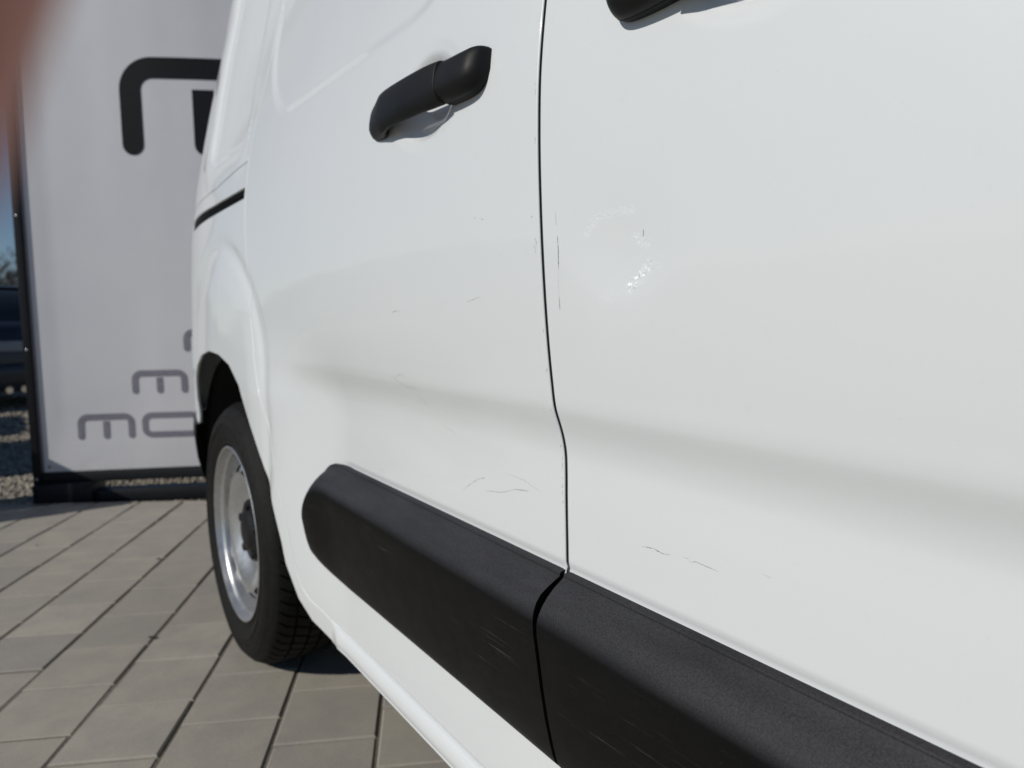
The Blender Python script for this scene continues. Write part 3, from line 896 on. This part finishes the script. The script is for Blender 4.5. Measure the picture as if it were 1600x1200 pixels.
# loose gravel beyond the paving
import numpy as np
def stones(name, regions, mat, seed=5):
    rg = np.random.default_rng(seed)
    ico = bmesh.new(); bmesh.ops.create_icosphere(ico, subdivisions=1, radius=1)
    iv = np.array([v.co[:] for v in ico.verts]); ifc = np.array([[v.index for v in f.verts] for f in ico.faces]); ico.free()
    P = []
    for (x0, x1, y0, y1, n, r_) in regions:
        x = rg.uniform(x0, x1, n); y = rg.uniform(y0, y1, n); P.append(np.c_[x, y, np.full(n, r_)])
    P = np.concatenate(P); n = len(P)
    sc = P[:, 2:3]*rg.uniform(.6, 1.5, (n, 1))*rg.uniform(.65, 1.2, (n, 3)); sc[:, 2] *= .7
    a = rg.uniform(0, 6.283, n); ca, sa = np.cos(a), np.sin(a)
    jit = iv[None]*(1+rg.uniform(-.18, .18, (n, len(iv), 1)))*sc[:, None]
    X = jit[..., 0]*ca[:, None]-jit[..., 1]*sa[:, None]; Y = jit[..., 0]*sa[:, None]+jit[..., 1]*ca[:, None]
    V = np.stack([X+P[:, :1], Y+P[:, 1:2], jit[..., 2]-.026+sc[:, 2:3]*.5], -1).reshape(-1, 3)
    F = (ifc[None]+(np.arange(n)*len(iv))[:, None, None]).reshape(-1, 3)
    me = bpy.data.meshes.new(name); me.vertices.add(len(V)); me.vertices.foreach_set('co', V.astype('f').ravel())
    me.loops.add(F.size); me.loops.foreach_set('vertex_index', F.astype('i').ravel())
    me.polygons.add(len(F)); me.polygons.foreach_set('loop_start', np.arange(0, F.size, 3, dtype='i')); me.polygons.foreach_set('loop_total', np.full(len(F), 3, dtype='i'))
    me.update(calc_edges=True); me.materials.append(mat); o = bpy.data.objects.new(name, me); col.objects.link(o); return o
def mat_stone():
    m = NT('gravel_stone'); v = m.coord('World'); n = m.noise(v, 45, 2, .5)
    return m.set(Base_Color=m.ramp(n, [(.3, (.13, .105, .080)), (.5, (.33, .29, .23)), (.62, (.55, .51, .43)), (.75, (.20, .17, .135))]), Roughness=.85)
tag(stones('gravel', [(-3.6, .6, 3.42, 5.0, 15000, .009), (-5.0, -2.4, 3.0, 6.0, 14000, .011), (-7.5, -3.0, 6.0, 9.5, 9000, .016)], mat_stone()), 'loose pale gravel between the hoarding and the parked cars', kind='stuff')

# ------------------------------------------------------------------ hoarding
BO = Vector((-2.0, 3.47, 0)); BA = TH
board = empty('advertising_hoarding', BO, BA)
tag(board, 'large white advertising hoarding in a black frame with dark logo letters, behind the van', 'hoarding')
def mat_banner():
    m = NT('banner_fabric'); v = m.coord('Object')
    fold = m.noise(m.coord('Object', (3.2, 1, .35)), 1.0, 1, .4)
    c = m.ramp(m.noise(v, 3, 3), [(.3, (.61, .61, .645)), (.7, (.645, .645, .675))])
    dirt = m.noise(m.coord('Object', (5, 1, 9)), 2.5, 5, .65)
    tc = m.n('TexCoord'); sp = m.n('SeparateXYZ'); m.l(tc.outputs['Object'], sp.inputs[0])
    low = m.math('SUBTRACT', 1, m.math('MULTIPLY', sp.outputs[2], 3.2), clamp=True)
    c = m.mix(m.math('MULTIPLY', m.ramp(dirt, [(.45, 0.0), (.8, .55)]), low), c, (.40, .38, .34))
    weave = m.noise(v, 700, 2)
    return m.set(Base_Color=c, Roughness=.55, Normal=m.bump(weave, .3, .0003, m.bump(fold, .35, .03)))
M_BAN = mat_banner()
M_FRAME = simple('frame_black', (.011, .012, .015), .45, spec=.25, bump=.0003, scale=60)
M_LOGO = simple('logo_dark', (.008, .0085, .012), .6, spec=.15)
M_LOGOG = simple('logo_grey', (.200, .192, .235), .55)
M_LOGOR = simple('logo_pale', (.575, .575, .615), .55)
X0, X1, Z0, Z1 = -.301, 2.75, .146, 3.05
# fabric: a gently wavy sheet
verts = []; faces = []; NX, NZ = 120, 40
def wav(x, z): return .010*math.sin(x*3.1+.7*math.sin(z*.8)+2.3)+.004*math.sin(x*7.3+1.0+z*.5)
for i in range(NX+1):
    for j in range(NZ+1):
        x = X0+(X1-X0)*i/NX; z = Z0+(Z1-Z0)*j/NZ
        e = min(1, min(i, NX-i)/4, min(j, NZ-j)/3); verts.append((x, wav(x, z)*e, z))
for i in range(NX):
    for j in range(NZ): a = i*(NZ+1)+j; faces.append((a, a+NZ+1, a+NZ+2, a+1))
ban = mobj('banner', verts, faces, M_BAN, board, smooth=True)
box('frame_post', ((X0-.030), .02, (Z0+Z1)/2-.02), (.036, .075, Z1-Z0+.13), M_FRAME, board, .003)
box('frame_post', ((X1+.030), .02, (Z0+Z1)/2-.02), (.036, .075, Z1-Z0+.13), M_FRAME, board, .003)
box('frame_beam', ((X0+X1)/2, .024, Z0-.030), (X1-X0+.022, .066, .052), M_FRAME, board, .003)
box('frame_beam', ((X0+X1)/2, .024, Z1+.030), (X1-X0+.022, .066, .052), M_FRAME, board, .003)
M_TRIM = simple('frame_trim', (.16, .155, .19), .4)
box('edge_trim', (X0-.0055, .004, (Z0+Z1)/2), (.011, .022, Z1-Z0), M_TRIM, board, .001)
bm = bmesh.new(); bm_box(bm, ((X0+X1)/2, .085, (Z0+Z1)/2), (X1-X0, .02, Z1-Z0)); bmobj('back_panel', bm, M_FRAME, board)
box('base_beam', (.98, .015, .020), (2.46, .10, .060), M_FRAME, board, .004)
for x in (-.20, 1.2, 2.6): box('foot_block', (x, .02, .049), (.27, .16, .088), M_FRAME, board, .004)
for x in (.4, 2.2):
    bm = bmesh.new(); tube(bm, [(x, .10, 2.4), (x, 1.5, .02)], .025, 8); bmobj('brace', bm, M_FRAME, board, 40)
M_SCREW = simple('screw_steel', (.55, .55, .56), .3, metal=1)
for x, y, z in ((-.331, -.0185, 1.381), (-.331, -.0185, .746), (-.331, -.0185, 2.02), (-.331, -.0185, .115), (-.276, -.004, .172)):
    bm = bmesh.new(); bmesh.ops.create_uvsphere(bm, u_segments=10, v_segments=6, radius=.006); 
    for v in bm.verts: v.co = Vector((v.co.x+x, v.co.y*.5+y, v.co.z+z))
    bmobj('screw', bm, M_SCREW if x < -.3 else M_FRAME, board, 60)
def stroke_shape(path, w, caps=(True, True), n=8):
    """a flat ribbon following a centre line, with round ends, as a polygon list"""
    P = [Vector(p) for p in path]; left = []; right = []
    for i, p in enumerate(P):
        t = (P[min(i+1, len(P)-1)]-P[max(i-1, 0)]).normalized(); nrm = Vector((-t.y, t.x))
        left.append(p+nrm*w/2); right.append(p-nrm*w/2)
    return left, right
def letter(name, paths, w, mat, y=-.0022, cap=True):
    verts = []; faces = []
    def P3(p): return (p.x, wav(p.x, p.y)*min(1, (p.x-X0)/(4*(X1-X0)/NX), (p.y-Z0)/(3*(Z1-Z0)/NZ))+y, p.y)
    for path, c0, c1 in paths:
        # densify
        Q = []
        for a, b in zip(path, path[1:]):
            k = max(1, int(math.hypot(b[0]-a[0], b[1]-a[1])/.02))
            for q in range(k): Q.append((a[0]+(b[0]-a[0])*q/k, a[1]+(b[1]-a[1])*q/k))
        Q.append(path[-1]); closed = (Vector(path[0])-Vector(path[-1])).length < 1e-6
        Lf, Rt = stroke_shape(Q, w)
        if closed:
            t = (Vector(Q[1])-Vector(Q[-2])).normalized(); nrm = Vector((-t.y, t.x))
            Lf[0] = Lf[-1] = Vector(Q[0])+nrm*w/2; Rt[0] = Rt[-1] = Vector(Q[0])-nrm*w/2
        b = len(verts)
        for l_, r_ in zip(Lf, Rt): verts += [P3(l_), P3(r_)]
        for i in range(len(Lf)-1): faces.append((b+2*i, b+2*i+1, b+2*i+3, b+2*i+2))
        for on_, pt, nb in ((c0, Q[0], Q[1]), (c1, Q[-1], Q[-2])):
            if not on_: continue
            c = Vector(pt); d = (c-Vector(nb)).normalized(); nr = Vector((-d.y, d.x)); b = len(verts); verts.append(P3(c))
            for k in range(9):
                a = -math.pi/2+math.pi*k/8; verts.append(P3(c+d*math.cos(a)*w/2+nr*math.sin(a)*w/2))
            for k in range(8): faces.append((b, b+1+k, b+2+k))
    return mobj(name, verts, faces, mat, board)
def arc(cx, cz, r_, a0, a1, n=10): return [(cx+r_*math.cos(R(a0+(a1-a0)*k/n)), cz+r_*math.sin(R(a0+(a1-a0)*k/n))) for k in range(n+1)]
def logo_m(x, ztop, zbot, width, w, mat, mid_top, tilt=0):
    h = w/2; rc = 1.05*w
    xl, xr, zt = x+h, x+width-h, ztop-h
    main = [(xl+tilt, zbot+h)] + arc(xl+rc, zt-rc, rc, 180, 90) + arc(xr-rc, zt-rc, rc, 90, 0) + [(xr+tilt, zbot+h)]
    xm = x+width/2
    letter('logo_letter', [(main, True, True), ([(xm, mid_top), (xm+tilt*.5, zbot+h+.0)], False, True)], w, mat)
def logo_o(x, ztop, zbot, width, w, mat):
    h = w/2; rc = 1.15*w; xl, xr, zt, zb = x+h, x+width-h, ztop-h, zbot+h
    pts = arc(xl+rc, zt-rc, rc, 180, 90)+arc(xr-rc, zt-rc, rc, 90, 0)+arc(xr-rc, zb+rc, rc, 0, -90)+arc(xl+rc, zb+rc, rc, -90, -180); pts.append(pts[0])
    letter('logo_letter', [(pts, False, False)], w, mat)
logo_m(.158, 2.124, 1.668, .765, .099, M_LOGO, 1.977)
for x, zt, zb in ((-.139, .424, .299), (.127, .634, .518), (.385, .832, .722)):
    logo_m(x, zt, zb, .266, .0305, M_LOGOG, zt-.037)
    logo_o(x+.302, zt, zb, .285, .0290, M_LOGOG)

# ------------------------------------------------------------------ cars on the gravel
def mat_carpaint(name, c):
    m = NT(name); v = m.coord('World'); n = m.noise(v, 12, 3)
    return m.set(Base_Color=m.ramp(n, [(.3, c), (.7, tuple(x*1.2 for x in c))]), Roughness=.5, Metallic=.0, Coat_Weight=.5, Coat_Roughness=.05)
M_CAR = mat_carpaint('dark_blue_paint', (.006, .012, .028))
M_PLATE = simple('plate_white', (.30, .32, .36), .4)
def make_car(loc, rz, label, group=None):
    """nose along -Y, tail at y = 0; width along X"""
    t = empty('parked_car', loc, rz); tag(t, label, 'car', group)
    prof = [  # y, half width, top z, belt half width
        (0.00, .70, .60, .70), (.03, .80, .86, .78), (.10, .84, .93, .80), (.22, .86, .955, .78), (.30, .87, .96, .76), (1.2, .89, .98, .74), (2.4, .89, .98, .74), (2.7, .89, .95, .74), (3.2, .88, .92, .74), (3.9, .85, .82, .72), (4.2, .74, .66, .66), (4.25, .62, .50, .60)]
    bm = bmesh.new(); rings = []
    for y, hw, zt, hb in prof:
        sec = [(-hw*.86, .20), (-hw, .32), (-hw*1.01, .55), (-hw, zt-.12), (-hb, zt), (-hb*.5, zt+.012), (hb*.5, zt+.012), (hb, zt), (hw, zt-.12), (hw*1.01, .55), (hw, .32), (hw*.86, .20)]
        rings.append([bm.verts.new((x, y, z)) for x, z in sec])
    for A, B in zip(rings, rings[1:]):
        for k in range(len(A)):
            f = bm.faces.new((A[k], A[(k+1) % len(A)], B[(k+1) % len(A)], B[k]))
    bm.faces.new(rings[0]); bm.faces.new(rings[-1])
    bmobj('body', bm, M_CAR, t, 40)
    bm = bmesh.new(); rings = []
    for y, hw, z, zb in ((.32, .70, .97, .955), (.55, .66, 1.26, .96), (.85, .62, 1.385, .97), (1.4, .60, 1.42, .97), (1.95, .61, 1.395, .97), (2.72, .70, .97, .955)):
        rings.append([bm.verts.new(p) for p in ((-.74, y, zb), (-hw, y, z-.03), (-hw*.85, y, z), (hw*.85, y, z), (hw, y, z-.03), (.74, y, zb))])
    for A, B in zip(rings, rings[1:]):
        for k in range(5): bm.faces.new((A[k], A[k+1], B[k+1], B[k]))
    bm.faces.new(rings[0]); bm.faces.new(rings[-1])
    g = bmobj('greenhouse', bm, M_GLASS, t, 40)
    bm = bmesh.new(); rings = []
    for y, hw, z in ((.78, .60, 1.380), (.85, .61, 1.395), (1.4, .60, 1.432), (1.95, .60, 1.405)):
        rings.append([bm.verts.new(p) for p in ((-hw-.02, y, z-.035), (-hw*.85, y, z), (hw*.85, y, z), (hw+.02, y, z-.035))])
    for A, B in zip(rings, rings[1:]):
        for k in range(3): bm.faces.new((A[k], A[k+1], B[k+1], B[k]))
    bmobj('roof', bm, M_CAR, t, 40)
    for sg in (-1, 1):
        box('tail_lamp', (sg*.66, .035, .78), (.24, .06, .15), M_LAMP, t, .015)
        box('headlight', (sg*.58, 4.16, .60), (.28, .12, .13), M_HEADL, t, .02)
    box('number_plate', (-.20, -.008, .70), (.52, .015, .11), M_PLATE, t, .003)
    box('rear_bumper', (0, .0, .40), (1.46, .14, .22), M_CAR, t, .04)
    for x in (-.27, -.12):
        bm = bmesh.new(); tube(bm, [(x, .10, .235), (x, -.085, .23)], .036, 14); bmobj('exhaust_pipe', bm, M_CHROME, t, 40)
    for sg in (-1, 1):
        for y in (.80, 3.35):
            w = bmesh.new()
            lathe_pts(w, [(0, .19), (-.012, .21), (-.02, .26), (-.005, .31), (.02, .32), (.17, .32), (.19, .30), (.19, .19)], 32, 0)
            o = bmobj('wheel', w, M_TYRE, t, 40, loc=(sg*.87, y, .32)); o.rotation_euler = (0, 0, 0 if sg < 0 else math.pi)
            w = bmesh.new(); lathe_pts(w, [(.0, .195), (.03, .18), (.03, .14), (.012, .12), (.012, .0)], 30, 0); bmobj('rim', w, M_RIM, o, 40)
    return t
def copy_tree(o, parent=None):
    c = o.copy(); col.objects.link(c)
    if parent: c.parent = parent
    for ch in list(o.children): copy_tree(ch, c)
    return c
car = make_car((-5.32, 7.85, -.02), R(60), 'dark blue parked car seen beyond the left edge of the hoarding', 'cars parked on the gravel')
for (s, d, rz, lb) in ((7.95, -1.35, 0, 'unseen dark car left of the blue car, added to shade the gravel'), (5.92, -1.25, 0, 'unseen dark car nearest to the hoarding, added to shade the gravel')):  # out-of-view copies added to throw dark bands across the gravel
    c = copy_tree(car); p = U*s+W*d; c.location = (p.x, p.y, -.02); c['label'] = lb
    c.rotation_euler = (0, 0, math.atan2(-W.y, -W.x)-math.pi/2)

# unseen stack of pavers, added to cast shade on the paving and hoarding corner
ps = empty('shade_paver_stack', (U*4.12+W*(-1.0))[:], PSI); tag(ps, 'unseen stack of concrete pavers on a wooden pallet, added to shade the paving', 'added paver stack')
M_WOOD = simple('pallet_wood', (.30, .21, .12), .8, scale=20)
for x in (-.36, 0, .36): box('runner', (x, 0, .02), (.09, .80, .08), M_WOOD, ps)
for k in range(5): box('slat', (0, -.34+.17*k, .075), (.82, .12, .022), M_WOOD, ps)
for ly in range(7):
    for a in range(4):
        for b in range(3):
            box('paver', (-.30+.2*a, -.21+.21*b, .128+.082*ly), (.196, .205, .078), M_PAV, ps)

# ------------------------------------------------------------------ bare trees and hedge far behind
M_BARK = simple('bark', (.075, .058, .045), .9, scale=8)
M_TWIG = simple('twig', (.085, .068, .055), .9, scale=8)
def bare_tree(loc, h, seed, label):
    t = empty('bare_tree', loc); tag(t, label, 'tree', 'bare trees behind the parked cars')
    rg = random.Random(seed); tb = bmesh.new(); cb = bmesh.new()
    def grow(p, d, ln, r_, lev):
        pts = [p]; rs = [r_]
        for k in range(4):
            d = (d+Vector((rg.gauss(0, .13), rg.gauss(0, .13), rg.gauss(.03, .08)))).normalized(); pts.append(pts[-1]+d*ln/4); rs.append(r_*(1-.16*(k+1)))
        tube(tb if lev < 1 else cb, pts, rs, 7 if lev < 2 else 3, cap=False)
        if lev < 5:
            for k in range(5 if lev < 1 else 4):
                q = rg.uniform(.35, 1); i = min(3, int(q*4)); b = pts[i]+(pts[i+1]-pts[i])*(q*4-i)
                nd = (d+Vector((rg.gauss(0, .55), rg.gauss(0, .55), rg.uniform(.0, .5)))).normalized()
                grow(b, nd, ln*rg.uniform(.5, .72), max(rs[i+1]*.55, .009), lev+1)
    grow(Vector((0, 0, 0)), Vector((0, 0, 1)), h*.42, h*.020, 0)
    bmobj('trunk', tb, M_BARK, t, 60); bmobj('crown', cb, M_TWIG, t)
D_ = 34
for i, (xo, h, lb) in enumerate(((-24.3, 6.2, 'bare tree with the thickest trunk, standing closest to the hoarding frame'), (-25.9, 5.6, 'bare low-branched tree left of the thick-trunked tree'), (-24.9, 5.3, 'slender bare tree whose twigs reach behind the frame post'), (-28.5, 6.4, 'tall bare tree at the far left end of the row'))):
    bare_tree((xo, D_+i*1.5, 0), h, 20+i, lb)
def mat_hedge():
    m = NT('hedge_leaf'); v = m.coord('World'); n = m.noise(v, 3, 3)
    return m.set(Base_Color=m.ramp(n, [(.3, (.045, .036, .022)), (.7, (.095, .070, .040))]), Roughness=.9)
rg = np.random.default_rng(9); n = 26000
hx_ = rg.uniform(-46, -16, n); hyy = rg.uniform(37, 39, n); hz = np.abs(rg.uniform(0, 1, n))*(1.9+.5*np.sin(hx_*.9)+.35*np.sin(hx_*2.3))
V = np.c_[hx_, hyy, hz]; tri = rg.normal(0, .10, (n, 3, 3)); VV = (V[:, None]+tri).reshape(-1, 3)
tag(mobj('hedge', VV.tolist(), [(3*i, 3*i+1, 3*i+2) for i in range(n)], mat_hedge()), 'brown winter hedge behind the parked cars', kind='stuff')

# ------------------------------------------------------------------ dead leaves on the pavers
M_LEAF = simple('dry_leaf', (.045, .030, .018), .8)
for i, (x, y, sz, lb) in enumerate(((-.99, 1.86, .011, 'small dark dry leaf on a paver left of the rear wheel'), (-1.87, 2.71, .007, 'tiny dark leaf scrap on the far left pavers'), (-1.30, 2.52, .007, 'tiny dark leaf scrap midway between hoarding and wheel'))):
    bm = bmesh.new(); rg_ = random.Random(i); k = 7; c = bm.verts.new((0, 0, .005)); ring = [bm.verts.new((sz*rg_.uniform(.6, 1.5)*math.cos(q*2*math.pi/k), sz*rg_.uniform(.5, 1)*math.sin(q*2*math.pi/k), rg_.uniform(.001, .006))) for q in range(k)]
    for q in range(k): bm.faces.new((c, ring[q], ring[(q+1) % k]))
    tag(bmobj('dry_leaf', bm, M_LEAF, loc=(x, y, 0)), lb, 'leaf', 'dry leaf scraps on the pavers')

# ------------------------------------------------------------------ the photographer's hand, one finger in front of the lens
def mat_skin():
    m = NT('skin'); v = m.coord('World'); n = m.noise(v, 130, 4)
    return m.set(Base_Color=m.ramp(n, [(.3, (.27, .098, .068)), (.7, (.33, .125, .088))]), Roughness=.5, Subsurface_Weight=.25, Subsurface_Scale=.004)
def hand():
    c = Vector((0, 0, CAM_H))
    def P(px, py, t): return c + fwd*t + rt*((px-800)/F_PX*t) + up*(-(py-600)/F_PX*t)
    t = .036
    tip = P(-285, 430, .037); dip = P(-188, -30, .038); k1 = P(-20, -480, .040); 
    k2 = k1 + rt*(.006) + up*.026 + fwd*(-.010)
    kn = k2 + up*.030 - fwd*.028 - rt*.002
    wr = kn + up*(-.004) - fwd*.080 - rt*.030
    fa = wr - fwd*.10 - up*.06 - rt*.03
    chains = [([tip, (tip+dip)/2, dip, k1, k2, kn, kn-fwd*.02-rt*.004, (kn+wr)/2, wr, fa, fa-fwd*.06-up*.05], [.0058, .0076, .0080, .0086, .0092, .0115, .016, .021, .021, .025, .030])]
    base = kn
    for i, (off, ln) in enumerate(((-.021, 1.05), (-.041, .98), (-.060, .80))):
        b = kn+rt*off-up*.004*(i+1); p1 = b+up*.012*ln+fwd*.036*ln; p2 = p1-up*.022*ln+fwd*.012; p3 = p2-up*.018*ln-fwd*.010
        chains.append(([(kn+wr)/2+rt*off*.6, b, p1, p2, p3], [.016, .0105, .0084, .0076, .0064]))
    tb = wr+rt*.018+fwd*.022-up*.008
    chains.append(([wr, tb, tb+rt*.012+fwd*.026-up*.014, tb+rt*.010+fwd*.046-up*.024], [.018, .0135, .0100, .0075]))
    verts = []; edges = []; rad = []
    for ch, rs in chains:
        b = len(verts)
        for p, r_ in zip(ch, rs): verts.append(p); rad.append(r_)
        edges += [(b+i, b+i+1) for i in range(len(ch)-1)]
    # merge chain roots onto the first chain
    me = bpy.data.meshes.new('hand'); org = wr.copy()
    main_mid = 7
    roots = [i for i in range(len(chains))]
    off = 0; remap = {}
    idx0 = 0
    pos = 0
    for ci, (ch, rs) in enumerate(chains):
        if ci == 0: pos += len(ch); continue
        tgt = 7 if ci < 4 else 8
        edges.append((tgt, pos)); pos += len(ch)
    me.from_pydata([tuple(v-org) for v in verts], edges, [])
    o = bpy.data.objects.new('hand', me); col.objects.link(o); o.location = org
    me.materials.append(mat_skin())
    sk = o.modifiers.new('skin', 'SKIN'); sk.use_smooth_shade = True
    lay = me.skin_vertices[0].data if me.skin_vertices else None
    if lay is None:
        bpy.context.view_layer.objects.active = o
        me.skin_vertices_add() if hasattr(me, 'skin_vertices_add') else None
        lay = me.skin_vertices[0].data
    for i, r_ in enumerate(rad): lay[i].radius = (r_, r_)
    lay[8].use_root = True
    ss_ = o.modifiers.new('subd', 'SUBSURF'); ss_.levels = 2; ss_.render_levels = 2
    tag(o, 'hand of the photographer with one blurred fingertip over the upper left corner', 'hand')
    # nail
    return o
hand()
